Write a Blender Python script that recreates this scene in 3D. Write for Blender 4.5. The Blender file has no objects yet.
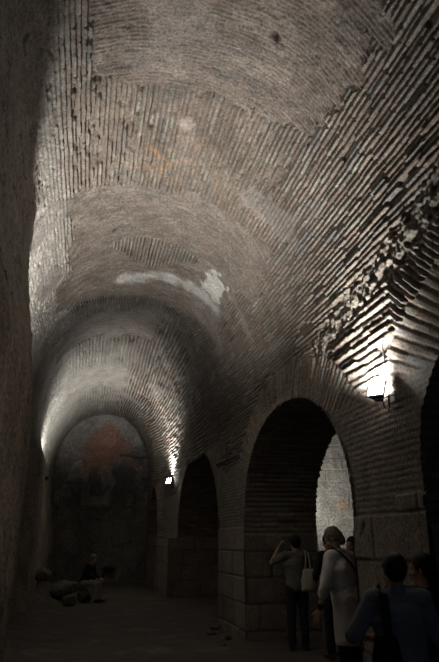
import bpy, bmesh, math, random
import numpy as np
from mathutils import Vector, Matrix, noise as mnoise

R = math.radians
random.seed(7)
scene = bpy.context.scene
col = scene.collection

# ------------------------------------------------------------------ helpers
def tag(o, label=None, cat=None, group=None, kind=None):
    if label: o['label'] = label
    if cat: o['category'] = cat
    if group: o['group'] = group
    if kind: o['kind'] = kind
    return o

def empty(name, loc, rz=0.0):
    o = bpy.data.objects.new(name, None); col.objects.link(o)
    o.location = loc; o.rotation_euler = (0, 0, rz); o.empty_display_size = .1
    return o

def link_mesh(name, me, mat, parent=None, smooth=True):
    o = bpy.data.objects.new(name, me); col.objects.link(o)
    if mat:
        me.materials.clear(); me.materials.append(mat)
    if smooth:
        me.polygons.foreach_set('use_smooth', [True] * len(me.polygons))
    if parent: o.parent = parent
    return o

def link_bm(name, bm, mat, parent=None, smooth=False):
    me = bpy.data.meshes.new(name); bmesh.ops.recalc_face_normals(bm, faces=bm.faces[:])
    bm.to_mesh(me); bm.free()
    return link_mesh(name, me, mat, parent, smooth)

# numpy noise ---------------------------------------------------------------
def h2(a, b, seed=0.0):
    x = np.sin(a * 127.1 + b * 311.7 + seed * 74.7) * 43758.5453
    return x - np.floor(x)

def vnoise(x, y, seed=0.0):
    xi, yi = np.floor(x), np.floor(y); xf, yf = x - xi, y - yi
    u = xf * xf * (3 - 2 * xf); v = yf * yf * (3 - 2 * yf)
    a = h2(xi, yi, seed); b = h2(xi + 1, yi, seed); c = h2(xi, yi + 1, seed); d = h2(xi + 1, yi + 1, seed)
    return (a * (1 - u) + b * u) * (1 - v) + (c * (1 - u) + d * u) * v

def fbm(x, y, seed=0.0, o=4):
    s = 0.0; a = .5
    for k in range(o):
        s = s + a * vnoise(x * 2 ** k, y * 2 ** k, seed + k * 3.1); a *= .5
    return s / (1 - .5 ** o)

def sstep(a, b, x):
    t = np.clip((x - a) / (b - a), 0, 1); return t * t * (3 - 2 * t)

PAL = np.array([[.185, .150, .12], [.16, .125, .10], [.20, .170, .138], [.165, .155, .14], [.19, .135, .105],
                [.215, .21, .17], [.165, .17, .17], [.25, .228, .19]])
PALP = np.cumsum([.27, .22, .20, .15, .04, .05, .015, .055])
MORTAR = np.array([.12, .096, .076])

def pal(r):
    return PAL[np.minimum(np.searchsorted(PALP, r), len(PAL) - 1)]

def bricks(u, v, pitch, length, depth, seed, gap=.30, lost=.05, wob=.012):
    """u along the course, v across it -> relief height (m) and colour"""
    v = v + wob * (fbm(u * 1.3, v * 1.3, seed + 9) - .5) * 2 + .25 * wob * (fbm(u * 7, v * 7, seed + 2) - .5)
    i = np.floor(v / pitch); fv = v / pitch - i
    off = h2(i, i * 0 + 3.0, seed)
    uu = u / length + off
    j = np.floor(uu); fu = uu - j
    r = h2(i, j, seed + 1); r2 = h2(i, j, seed + 5)
    e = np.minimum(fv, 1 - fv) * 2
    prof = sstep(gap * .7, gap * 1.3 + .1, e)
    eu = np.minimum(fu, 1 - fu) * length
    prof = prof * (.45 + .55 * sstep(.002, .014, eu))
    h = prof * depth * (.55 + .75 * r2)
    gone = r < lost
    h = np.where(gone, h * .1 - depth * .5, h)
    h = h - depth * .7 * (h2(i, j, seed + 12) < lost * 1.4) * (1 - prof)
    c = pal(r2 * .999 * (1 - 0) if False else h2(i, j, seed + 20))
    b = (.78 + .42 * h2(i, j, seed + 31))[..., None]
    cc = c * b * prof[..., None] + MORTAR * (1 - prof[..., None])
    return h, cc

def ashlar(u, z, seed, bh=.43, z0=-.30):
    i = np.floor((z - z0) / bh); fz = (z - z0) - i * bh
    L = .82 + .25 * h2(i, i * 0 + 1, seed)
    uu = u / L + h2(i, i * 0 + 2, seed)
    j = np.floor(uu); fu = (uu - j) * L
    e = np.minimum(np.minimum(fz, bh - fz), np.minimum(fu, L - fu))
    p = sstep(.002, .022, e + .014 * (fbm(u * 9, z * 9, seed + 2) - .5))
    tone = .85 + .3 * h2(i, j, seed + 3)
    h = p * .018 + .012 * fbm(u * 6, z * 6, seed + 4) + .02 * (h2(i, j, seed + 6) - .5)
    base = np.array([.19, .165, .135])
    st = .75 + .5 * fbm(u * 4, z * 4, seed + 8)
    c = base * (tone * st)[..., None] * p[..., None] + np.array([.10, .088, .072]) * (1 - p[..., None])
    return h, c

# ------------------------------------------------------------------ materials
def mat_new(name):
    m = bpy.data.materials.new(name); m.use_nodes = True
    nt = m.node_tree; b = nt.nodes['Principled BSDF']
    return m, nt, b

def masonry_mat(name, rough=.82, scale=38, bump=.8, dist=.010, spec=.4):
    m, nt, b = mat_new(name)
    at = nt.nodes.new('ShaderNodeAttribute'); at.attribute_name = 'tint'
    tc = nt.nodes.new('ShaderNodeTexCoord')
    n1 = nt.nodes.new('ShaderNodeTexNoise'); n1.inputs['Scale'].default_value = scale; n1.inputs['Detail'].default_value = 5
    n2 = nt.nodes.new('ShaderNodeTexNoise'); n2.inputs['Scale'].default_value = 2.2; n2.inputs['Detail'].default_value = 6
    n2.inputs['Roughness'].default_value = .7
    for n in (n1, n2): nt.links.new(tc.outputs['Object'], n.inputs['Vector'])
    mr = nt.nodes.new('ShaderNodeMapRange'); mr.inputs[1].default_value = .3; mr.inputs[2].default_value = .7
    mr.inputs[3].default_value = .52; mr.inputs[4].default_value = 1.48
    nt.links.new(n1.outputs['Fac'], mr.inputs[0])
    mr2 = nt.nodes.new('ShaderNodeMapRange'); mr2.inputs[1].default_value = .35; mr2.inputs[2].default_value = .7
    mr2.inputs[3].default_value = .8; mr2.inputs[4].default_value = 1.15
    nt.links.new(n2.outputs['Fac'], mr2.inputs[0])
    mu = nt.nodes.new('ShaderNodeMath'); mu.operation = 'MULTIPLY'
    nt.links.new(mr.outputs[0], mu.inputs[0]); nt.links.new(mr2.outputs[0], mu.inputs[1])
    vm = nt.nodes.new('ShaderNodeVectorMath'); vm.operation = 'SCALE'
    nt.links.new(at.outputs['Color'], vm.inputs[0]); nt.links.new(mu.outputs[0], vm.inputs['Scale'])
    nt.links.new(vm.outputs[0], b.inputs['Base Color'])
    b.inputs['Roughness'].default_value = rough
    b.inputs['Specular IOR Level'].default_value = spec
    bp = nt.nodes.new('ShaderNodeBump'); bp.inputs['Strength'].default_value = bump; bp.inputs['Distance'].default_value = dist
    nt.links.new(n1.outputs['Fac'], bp.inputs['Height']); nt.links.new(bp.outputs[0], b.inputs['Normal'])
    return m

def simple_mat(name, colr, rough=.8, scale=30, var=.25, bump=.2, metallic=0, spec=.3, dist=.003):
    m, nt, b = mat_new(name)
    tc = nt.nodes.new('ShaderNodeTexCoord')
    n = nt.nodes.new('ShaderNodeTexNoise'); n.inputs['Scale'].default_value = scale; n.inputs['Detail'].default_value = 4
    nt.links.new(tc.outputs['Object'], n.inputs['Vector'])
    cr = nt.nodes.new('ShaderNodeValToRGB')
    cr.color_ramp.elements[0].position = .3; cr.color_ramp.elements[1].position = .7
    cr.color_ramp.elements[0].color = tuple(c * (1 - var) for c in colr) + (1,)
    cr.color_ramp.elements[1].color = tuple(min(1, c * (1 + var)) for c in colr) + (1,)
    nt.links.new(n.outputs['Fac'], cr.inputs[0]); nt.links.new(cr.outputs[0], b.inputs['Base Color'])
    b.inputs['Roughness'].default_value = rough; b.inputs['Metallic'].default_value = metallic
    b.inputs['Specular IOR Level'].default_value = spec
    bp = nt.nodes.new('ShaderNodeBump'); bp.inputs['Strength'].default_value = bump; bp.inputs['Distance'].default_value = dist
    nt.links.new(n.outputs['Fac'], bp.inputs['Height']); nt.links.new(bp.outputs[0], b.inputs['Normal'])
    return m

def emis_mat(name, colr, strength):
    m, nt, b = mat_new(name)
    b.inputs['Base Color'].default_value = (.8, .8, .8, 1)
    b.inputs['Emission Color'].default_value = colr + (1,)
    b.inputs['Emission Strength'].default_value = strength
    return m

M_MAS = masonry_mat('old_brick_masonry', rough=.8)
M_ROUGH = masonry_mat('rough_plastered_masonry', rough=.85, scale=24, bump=.7, dist=.012)

# ------------------------------------------------------------------ grid mesh
def grid(P, C, name, mat, mask=None, flip=False):
    n, m = P.shape[:2]
    idx = np.arange(n * m).reshape(n, m)
    q = np.stack([idx[:-1, :-1], idx[1:, :-1], idx[1:, 1:], idx[:-1, 1:]], -1)
    if flip: q = q[..., ::-1]
    q = q.reshape(-1, 4)
    if mask is not None: q = q[mask.reshape(-1)]
    V = P.reshape(-1, 3); Cc = C.reshape(-1, 3)
    used = np.zeros(len(V), bool); used[q.ravel()] = True
    remap = np.cumsum(used) - 1
    return V[used], Cc[used], remap[q]

def mesh_from(name, pieces, mat):
    V, C, Q = [], [], []; off = 0
    for v, c, q in pieces:
        V.append(v); C.append(c); Q.append(q + off); off += len(v)
    V = np.concatenate(V); C = np.concatenate(C); Q = np.concatenate(Q)
    me = bpy.data.meshes.new(name)
    me.vertices.add(len(V)); me.vertices.foreach_set('co', V.astype(np.float32).ravel())
    me.loops.add(len(Q) * 4); me.loops.foreach_set('vertex_index', Q.astype(np.int32).ravel())
    me.polygons.add(len(Q)); me.polygons.foreach_set('loop_start', np.arange(0, len(Q) * 4, 4, dtype=np.int32))
    me.update(calc_edges=True)
    a = me.color_attributes.new('tint', 'FLOAT_COLOR', 'POINT')
    a.data.foreach_set('color', np.concatenate([np.clip(C, .01, .9), np.ones((len(C), 1))], 1).astype(np.float32).ravel())
    o = link_mesh(name, me, mat)
    tag(o, kind='structure')
    return o

def displace(P, H, toward):
    """displace the grid P along its normals by H; normals turned towards the point/line given"""
    du = np.gradient(P, axis=0); dv = np.gradient(P, axis=1)
    N = np.cross(du, dv); N /= (np.linalg.norm(N, axis=2, keepdims=True) + 1e-9)
    s = np.sign(np.sum(N * (toward - P), axis=2, keepdims=True)); s[s == 0] = 1
    return P + N * s * H[..., None]

# ------------------------------------------------------------------ the shape of the hall
YE = 26.6            # end wall
ZS, ZC = 3.7, 6.85   # springing and crown of the vault
NEXP = 2.3

def XR(Y): return 2.88 - .25 * sstep(22.2, 24, Y)
def XL0(Y): return -1.40 + 0 * Y

# the rough masses standing out of the left wall (nave face x, near y, far y, top)
def left_shape(X, Y, Z):
    """pushes the left wall and haunch out to the two rough piers"""
    X = X.copy()
    def smax(a, b, k):
        h = np.clip(.5 + .5 * (a - b) / k, 0, 1); return b * (1 - h) + a * h + k * h * (1 - h)
    wob = .10 * (fbm(Y * .8, Z * .8, 41) - .5)
    soft = .10 + .45 * sstep(3.3, 5.5, Z)
    w = 1 - sstep(7.46, 7.50 + soft * .35, Y + .10 * (fbm(Z * 1.6, Y * 0, 5) - .5))
    t = smax(X, -.72 - .20 * np.clip((Z - 3.3) / 1.6, 0, 1) + wob * .7, .14)
    X = X * (1 - w) + t * w
    w2 = sstep(15.2, 15.5, Y) * (1 - sstep(17.6, 17.9 + .2 * (Z > 3), Y)) * (1 - sstep(3.4, 4.6, Z))
    t2 = smax(X, -1.12 + wob, .1)
    X = X * (1 - w2) + t2 * w2
    w3 = sstep(19.5, 20.4, Y + 1.2 * (fbm(Z * .8, Y * 0, 8) - .5)) * (1 - sstep(1.2, 3.6, Z + .5 * (fbm(Y, Z, 3) - .5)))
    t3 = smax(X, -1.18 + wob * 1.6, .1)
    return X * (1 - w3) + t3 * w3

# rows in Y, finer near the camera
ys = [-4.0]
while ys[-1] < 3.4: ys.append(ys[-1] + .10)
while ys[-1] < YE:
    y = ys[-1]; d = max(.0125, .0025 * y)
    if 7.1 < y < 8.2: d = .0145
    ys.append(y + d)
ys[-1] = YE + .02
YS = np.array(ys)

ARCHES = [(-.50, 4.84, 2.20, 3.70), (6.30, 11.05, 1.88, 3.60), (13.25, 19.30, 1.70, 3.86), (22.55, 25.7, 1.55, 3.60)]

def arch_in(Y, Z, grow=0.0):
    """signed: <1 inside the opening"""
    out = np.full(np.shape(Y), 9.0)
    for y0, y1, zs, za in ARCHES:
        a = (y1 - y0) / 2 + grow; c = (y0 + y1) / 2
        g = (np.abs((Y - c) / a) ** 2.15 + (np.clip(Z - zs, 0, None) / (za - zs + grow)) ** 2.15)
        out = np.minimum(out, g)
    return out

def right_field(Y, Z, S):
    """relief and colour of the right wall and right flank of the vault (Z = height, S = distance along the section above springing + ZS)"""
    H, C = bricks(Y, S, .066, .34, .036, 11, gap=.42, lost=.05)
    # chevron courses tilting down towards the near arch, above the lamp
    k = np.clip(5.08 - Y, 0, None)
    hh, cc = bricks(Y, S + .95 * k, 0.092, .42, .052, 13, gap=.44, lost=.04, wob=.03)
    w = (1 - sstep(4.15, 4.35, S + .25 * (fbm(Y * 2, S * 2, 6) - .5) + .16 * (Y - 5))) * (Y < 6.6)
    H = H * (1 - w) + hh * w; C = C * (1 - w[..., None]) + cc * w[..., None]
    hh2 = .022 * (fbm(Y * 18, S * 18, 18, 3) - .5) * w
    H = H + hh2
    # crumbled band above the chevrons
    d = np.abs(S - (4.30 - .16 * (Y - 5)) + .3 * (fbm(Y * 1.5, S * 1.5, 16) - .5))
    cr = (1 - sstep(.08, .34, d)) * (Y < 8.2)
    lump = fbm(Y * 11, S * 11, 17, 4)
    H = H * (1 - .8 * cr) + cr * ((lump - .5) * .14)
    C = C * (1 - .5 * cr[..., None]) + .5 * cr[..., None] * np.array([0.204, 0.179, 0.150])
    # voussoirs around the arches
    for n, (y0, y1, zs, za) in enumerate(ARCHES):
        a = (y1 - y0) / 2; c = (y0 + y1) / 2; b = za - zs
        g = (np.abs((Y - c) / a) ** 2.15 + (np.clip(Z - zs, 0, None) / b) ** 2.15) ** (1 / 2.15)
        ang = np.arctan2(np.clip(Z - zs + .3, 0, None), (Y - c)) * (a + b) / 2
        rad = (g - 1) * b
        h3, c3 = bricks(rad, ang, .075, .40, .016, 21 + n, gap=.30, lost=.04)
        w = (rad < .52 + .08 * h2(np.floor(ang / .10), ang * 0, 3)) * (Z > zs) * (S < 4.5) * 1.0
        H = H * (1 - w) + h3 * w; C = C * (1 - w[..., None]) + c3 * w[..., None]
    # courses seen square-on in the plain pier faces
    plain = (1 - sstep(3.02, 3.12, Z)) * 1.0
    hp_, cp_ = bricks(Y, Z, .062, .34, .005, 14, gap=.3, lost=.02, wob=.02)
    H = H * (1 - plain) + hp_ * plain; C = C * (1 - plain[..., None]) + (cp_ * .4 + .6 * np.array([.15, .13, .11]) * (.6 + .8 * fbm(Y * 6, Z * 6, 15))[..., None]) * plain[..., None]
    plainv = plain
    # ashlar below
    ha, ca = ashlar(Y, Z, 31)
    top = 1.85
    w = (Z < top) | ((Z < 2.0) & (Y > 4.6) & (Y < 5.37))
    w = w * 1.0
    H = H * (1 - w) + (ha + .012) * w; C = C * (1 - w[..., None]) + ca * w[..., None]
    # a slanting slot in the pier
    sl = np.exp(-(((Y - 6.08) + .5 * (Z - 1.73)) / .022) ** 2 - ((Z - 1.73) / .06) ** 2)
    H = H - .06 * sl; C = C * (1 - .7 * sl[..., None])
    return H, C

def crown_y(X, Y):
    """vertical swell of the vault bay by bay"""
    return .34 * sstep(12.4, 13.6, Y) * (1 - sstep(16.6, 19.0, Y)) - .10 * np.exp(-((Y - 12.2) / .5) ** 2)

# ---- vault
th = np.linspace(0, math.pi, 4000)
def sec(xl, xr):
    xc, a = (xl + xr) / 2, (xr - xl) / 2
    x = xc + a * np.sign(np.cos(th)) * np.abs(np.cos(th)) ** (2 / NEXP)
    z = ZS + (ZC - ZS) * np.abs(np.sin(th)) ** (2 / NEXP)
    s = np.concatenate([[0], np.cumsum(np.hypot(np.diff(x), np.diff(z)))])
    return x, z, s
x0, z0, s0 = sec(-1.40, 2.88)
STOT = s0[-1]
ss = np.concatenate([np.arange(0, 3.4, .0115), np.arange(3.4, STOT, .0145), [STOT]]); NS = len(ss)           # from the right springing over the crown to the left one
PX = np.interp(ss, s0, x0); PZ = np.interp(ss, s0, z0)
X = np.repeat(PX[None], len(YS), 0); Z = np.repeat(PZ[None], len(YS), 0); Y = np.repeat(YS[:, None], NS, 1)
S = np.repeat(ss[None], len(YS), 0)
X = X - (2.88 - XR(Y)) * np.clip((X - .74) / 2.14, 0, 1)
wcr = np.clip((Z - ZS) / (ZC - ZS), 0, 1) ** 2
Z = Z + crown_y(X, Y) * wcr + .05 * (fbm(Y * .7, S * .7, 71) - .5) * wcr
X = np.where(X < .6, left_shape(X, Y, Z), X)

H, C = bricks(Y, S, .066, .34, .036, 11, gap=.42, lost=.05)
hr, cr_ = right_field(Y, Z, S + ZS)
w = 1 - sstep(1.4, 1.7, S); H = H * (1 - w) + hr * w; C = C * (1 - w[..., None]) + cr_ * w[..., None]
# left flank: worn, pocked, vertical streaks
# larger blocks in the distant bays
hb_, cb_ = bricks(Y, S, .105, .5, .055, 12, gap=.42, lost=.05, wob=.03)
wb_ = sstep(13.5, 15.5, Y)
H = H * (1 - wb_) + hb_ * wb_; C = C * (1 - wb_[..., None]) + cb_ * wb_[..., None]
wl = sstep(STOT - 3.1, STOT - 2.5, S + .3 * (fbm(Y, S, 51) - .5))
hl = .02 * (fbm(Y * 5, S * 9, 52) - .5) + .02 * (fbm(Y * 16, S * 16, 53) - .5)
pk = sstep(.70, .78, fbm(Y * 6, S * 14, 54, 3)); hl = hl - .03 * pk
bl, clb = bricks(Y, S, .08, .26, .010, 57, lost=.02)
cl = clb * .3 + 1.0 * np.array([0.219, 0.204, 0.179]) * (.8 + .4 * fbm(Y * 9, S * 9, 55))[..., None]  # pale plaster, tone raised further to put the lamp-lit strip into the colour
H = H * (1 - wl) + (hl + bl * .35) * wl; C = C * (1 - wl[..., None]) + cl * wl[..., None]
# transverse (arc-wise) lozenges between bands of lengthwise bricks
Yc = Y + .32 * np.abs(X - .9) ** 2 * .55
jag = .10 * (h2(np.floor(Y / .12), np.floor(S / .3), 8) - .5)
jag = jag + .30 * (fbm(Y * 1.8, S * 1.8, 99) - .5)
def band(a, b, lo, hi):
    return ((Yc > a + jag) & (Yc < b + jag) & (X > lo + jag) & (X < hi + jag)) & (Z > 5.2)
mid = (Yc + 0)
T = band(-9, 5.95, -.25, 2.35 - .0) | band(8.25, 9.9, -.55, 2.55) | (band(9.9, 11.2, -.6, 2.4) & ~((np.abs(X - .95) + .25 * (fbm(Y * 4, S * 4, 98) - .5) < .85 - .95 * np.abs(Yc - 10.25)))) \
    | band(11.2, 12.6, -.8, 2.2) | band(14.6, 16.4, -.9, 1.6) | band(18.6, 21.5, -.9, 1.1)
Tn = T & (Y < 5.95 + 2)
ht, ct = bricks(S, Y, .052, .24, .010, 61, gap=.34, lost=.05, wob=.035)
ct = ct * .45 + .55 * np.array([0.166, 0.134, 0.112]) * (.75 + .5 * fbm(Y * 7, S * 7, 62))[..., None]
H = np.where(T, ht, H); C = np.where(T[..., None], ct, C)
# lengthwise crown band: short bricks with open joints
A = (Yc > 5.95 + jag) & (Yc < 8.25 + jag) & (X > -.5) & (X < 2.3)
ct = ct * (.75 + .5 * fbm(S * 3, Y * 14, 66))[..., None]; ht = ht * .8 + .035 * (fbm(S * 7, Y * 13, 63) - .5)
H = np.where(T, ht, H); C = np.where(T[..., None], ct, C)
ha, ca = bricks(Y, S, .066, .27, .030, 64, gap=.44, lost=.13)
slot = (h2(np.floor(S / .066), np.floor(Y / .16 + 9 * h2(np.floor(S / .066), S * 0, 2)), 65) < .16)
ha = np.where(slot, ha * .15 - .03 * h2(np.floor(S / .066), np.floor(Y / .16), 68), ha)
wash = sstep(.38, .66, fbm(Y * 3, S * 3, 69, 4))
ca = ca * (1 - .6 * wash[..., None]) + .6 * wash[..., None] * np.array([.165, .13, .10])
H = np.where(A, ha, H); C = np.where(A[..., None], ca, C)
# plaster remains and orange patches
pl_ = sstep(.62, .68, fbm(Y * 1.1 + 3, S * 1.1, 67, 4)) * (Z > 5)
H = H * (1 - .7 * pl_) + .018 * pl_; C = C * (1 - .6 * pl_[..., None]) + .6 * pl_[..., None] * np.array([0.204, 0.177, 0.155])
spot = np.exp(-((Y - 6.55) / .22) ** 2 - ((X - .98) / .13) ** 2) ; spot = .75 * sstep(.35, .6, spot + .9 * (fbm(Y * 7, S * 7, 3) - .5))
H = H * (1 - spot) + .02 * spot; C = C * (1 - spot[..., None]) + spot[..., None] * np.array([0.264, 0.224, 0.194])
org = sstep(.60, .66, fbm(Y * 6, S * 6, 91, 3)) * np.exp(-((Y - 7.3) / .5) ** 2 - ((X - .75) / .4) ** 2)
C = C * (1 - .8 * org[..., None]) + .8 * org[..., None] * np.array([.30, .18, .10])
C = C * (.70 + .6 * fbm(Y * 2.5, S * 2.5, 95, 5))[..., None] * (.80 + .4 * vnoise(Y * 30, S * 30, 96))[..., None]
C = C * (1 - (.26 * sstep(7.6, 9.2, Yc + .8 * (fbm(Y, S, 97) - .5)) * (1 - sstep(14, 16, Y)))[..., None])     # weaker light put into the colour of the middle bays
# white efflorescence near the twelfth metre
ef = np.exp(-((Y - (11.5 - .35 * (X - 1))) / .26) ** 2) * sstep(.1, .5, X) * (1 - sstep(2.3, 2.6, X))
ef = .7 * sstep(.25, 1.0, ef + .9 * (fbm(Y * 5, S * 5, 77) - .5)); ef = np.maximum(ef, .8 * sstep(.5, .75, np.exp(-((Y - 10.4) / .6) ** 2 - ((X - 2.15) / .25) ** 2) + 1.3 * (fbm(Y * 7, S * 7, 78) - .5)))
C = C * (1 - .72 * ef[..., None]) + .72 * ef[..., None] * np.array([.46, .455, .43])
# smoother lime-streaked vault at the far end
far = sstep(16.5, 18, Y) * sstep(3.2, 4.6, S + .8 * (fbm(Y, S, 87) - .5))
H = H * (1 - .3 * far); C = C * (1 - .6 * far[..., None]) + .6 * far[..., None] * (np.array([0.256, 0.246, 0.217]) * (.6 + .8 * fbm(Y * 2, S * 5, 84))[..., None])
# holes
for hx, hy, hr_ in ((1.93, 21.6, .20), (-.2, 5.75, .04), (1.62, 4.75, .045), (.2, 9.6, .04)):
    g = np.exp(-((X - hx) / hr_) ** 2 - ((Y - hy) / (hr_ * 1.2)) ** 2) * (Z > 5)
    H = H - .14 * (hr_ / .16 + .3) * g; C = C * (1 - .7 * g[..., None])
H = H + .02 * (fbm(Y * 2.3, S * 2.3, 81) - .5) + .006 * (fbm(Y * 22, S * 22, 82, 2) - .5)
fade = sstep(.0, .05, S) * 0 + 1
P = np.stack([X, Y, Z], -1)
axis = np.stack([X * 0 + .74, Y, Z * 0 + 3.0], -1)
P = displace(P, H * fade, axis)
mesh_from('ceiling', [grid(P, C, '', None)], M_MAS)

# ---- right wall with its arches
zs_ = np.linspace(-.06, ZS + .03, 290)
Yg = np.repeat(YS[:, None], len(zs_), 1); Zg = np.repeat(zs_[None], len(YS), 0)
Xg = XR(Yg)
Hh, Cc = right_field(Yg, Zg, Zg)
# the projecting stone base of the third pier
pb = ((Yg > 19.3) & (Yg < 22.5) & (Zg < 1.68)) * 1.0
Xg = Xg - .30 * pb
Hh = Hh + .015 * (fbm(Yg * 2.3, Zg * 2.3, 81) - .5) + .006 * (fbm(Yg * 22, Zg * 22, 82, 2) - .5)
Pw = np.stack([Xg - Hh, Yg, Zg], -1)
yc = (Yg[:-1, :-1] + Yg[1:, 1:]) / 2; zc = (Zg[:-1, :-1] + Zg[1:, 1:]) / 2
tooth = .05 * (h2(np.floor((zc + yc * .3) / .09), np.floor(yc / 8), 4) - .3) * (zc > 1.86)
keep = arch_in(yc, zc, 0) > (1 - tooth)
pieces = [grid(Pw, Cc, '', None, keep)]
# the deep passages behind the arches
for n, (y0, y1, zs, za) in enumerate(ARCHES):
    a = (y1 - y0) / 2; c = (y0 + y1) / 2; b = za - zs
    t = np.linspace(0, math.pi, 260)
    cy = c + a * np.sign(np.cos(t)) * np.abs(np.cos(t)) ** (2 / 2.15); cz = zs + b * np.abs(np.sin(t)) ** (2 / 2.15)
    zz = np.linspace(-.06, zs, 90)[:-1]
    py = np.concatenate([np.full(len(zz), y1), cy, np.full(len(zz), y0)])
    pz = np.concatenate([zz, cz, zz[::-1]])
    sl = np.concatenate([[0], np.cumsum(np.hypot(np.diff(py), np.diff(pz)))])
    x1 = 4.22 if n == 1 else 4.22
    base_x = XR(np.array([c]))[0]
    xs = np.linspace(base_x - .035, x1, 80)
    PXg = np.repeat(xs[:, None], len(py), 1); PYg = np.repeat(py[None], len(xs), 0); PZg = np.repeat(pz[None], len(xs), 0)
    SL = np.repeat(sl[None], len(xs), 0)
    if n == 2:      # the base block stands proud below this arch's far jamb
        pass
    hb, cb = bricks(PXg, SL, .09, .32, .018, 101 + n)
    hq, cq = ashlar(PXg * 1.0 + 7, PZg, 111 + n)
    wq = (PZg < 1.72) * 1.0
    hb = hb * (1 - wq) + (hq + .035) * wq; cb = cb * (1 - wq[..., None]) + cq * wq[..., None]
    PP = displace(np.stack([PXg, PYg, PZg], -1), hb - .0, np.stack([PXg, PYg * 0 + c, PZg * 0 + 1.4], -1))
    pieces.append(grid(PP, cb, '', None))
    if n != 1:      # back walls added to keep these arches dark
        by = np.linspace(y0 - .1, y1 + .1, 120); bz = np.linspace(-.06, za + .1, 80)
        BY, BZ = np.meshgrid(by, bz, indexing='ij'); hb, cb = bricks(BY, BZ, .09, .34, .02, 121 + n)
        pieces.append(grid(np.stack([4.15 - hb, BY, BZ], -1), cb, '', None))
# near face and far jamb of the projecting base
u = np.linspace(2.56, 4.25, 90); zz = np.linspace(-.06, 1.68, 100)
UX, UZ = np.meshgrid(u, zz, indexing='ij'); hq, cq = ashlar(UX * 1.0 + 3, UZ, 131, z0=-.38)
pieces.append(grid(np.stack([UX, 19.22 - hq, UZ], -1), cq, '', None))
ty = np.linspace(19.2, 22.5, 60); tx = np.linspace(2.56, 2.92, 12)
TX, TY = np.meshgrid(tx, ty, indexing='ij')
pieces.append(grid(np.stack([TX, TY, TX * 0 + 1.69 + .01 * fbm(TX * 9, TY * 9, 3)], -1), np.ones(TX.shape + (3,)) * .2, '', None))
mesh_from('wall_right', pieces, M_MAS)

# ---- left wall
Yg = np.repeat(YS[:, None], 190, 1); zl = np.linspace(-.06, ZS + .03, 190); Zg = np.repeat(zl[None], len(YS), 0)
Xg = left_shape(XL0(Yg), Yg, Zg)
hl = .09 * (fbm(Yg * 3, Zg * 1.2, 141) - .5) + .05 * (fbm(Yg * 9, Zg * 4, 142) - .5) + .03 * (fbm(Yg * 25, Zg * 12, 143, 3) - .5)
fadez = 1 - .6 * sstep(ZS - .5, ZS, Zg)
cl = np.array([0.197, 0.164, 0.132]) * (.8 + 1.0 * fbm(Yg * 4, Zg * 2, 144))[..., None]
Pl = displace(np.stack([Xg, Yg, Zg], -1), hl * fadez, np.stack([Xg * 0 + .74, Yg, Zg], -1))
mesh_from('wall_left', [grid(Pl, cl, '', None)], M_ROUGH)

# ---- end wall: plaster remains, grey above and red in the middle
bx = np.linspace(-1.9, 3.2, 300); bz = np.linspace(-.06, 7.1, 400)
BX, BZ = np.meshgrid(bx, bz, indexing='ij')
n1 = fbm(BX * .9, BZ * .9, 151, 5); n2 = fbm(BX * 2.2 + 5, BZ * 1.6, 152, 5)
red = np.exp(-((BX - .75) / 1.0) ** 2 - ((BZ - 5.5) / 1.2) ** 2) + .8 * np.exp(-((BX - 2.1) / .5) ** 2 - ((BZ - 4.9) / .4) ** 2)
redm = .9 * sstep(.38, .85, red + 1.6 * (n1 - .5) + 1.1 * (n2 - .5))
patch = sstep(.52, .60, n2)
cE = np.array([0.122, 0.114, 0.105]) * (.6 + .8 * n1)[..., None]
cE = cE * (1 - redm[..., None]) + redm[..., None] * np.array([0.142, 0.075, 0.053]) * (.6 + .8 * n2)[..., None]
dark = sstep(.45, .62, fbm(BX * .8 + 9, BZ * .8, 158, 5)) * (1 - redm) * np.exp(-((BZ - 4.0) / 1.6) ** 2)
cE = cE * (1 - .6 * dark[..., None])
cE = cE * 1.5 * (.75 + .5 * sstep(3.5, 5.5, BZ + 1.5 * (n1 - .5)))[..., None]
cE = np.where((patch > .5)[..., None] & (redm < .5)[..., None] & (BZ > 3)[..., None], cE * 1.6, cE)
hE = .05 * patch + .05 * n1 + .02 * fbm(BX * 12, BZ * 12, 153)
lip = np.exp(-((BZ - (5.05 + .05 * np.sin(BX * 5))) / .03) ** 2) * (BX > 1.35)
hE = hE - .05 * lip; cE = cE * (1 - .6 * lip[..., None])
hole = np.exp(-(((BX - 1.15) / .22) ** 4) - (((BZ - .32) / .22) ** 4))
hE = hE - .35 * hole; cE = cE * (1 - .4 * hole[..., None])
mesh_from('wall_back', [grid(np.stack([BX, YE - hE, BZ], -1), cE, '', None)], M_ROUGH)

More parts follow.
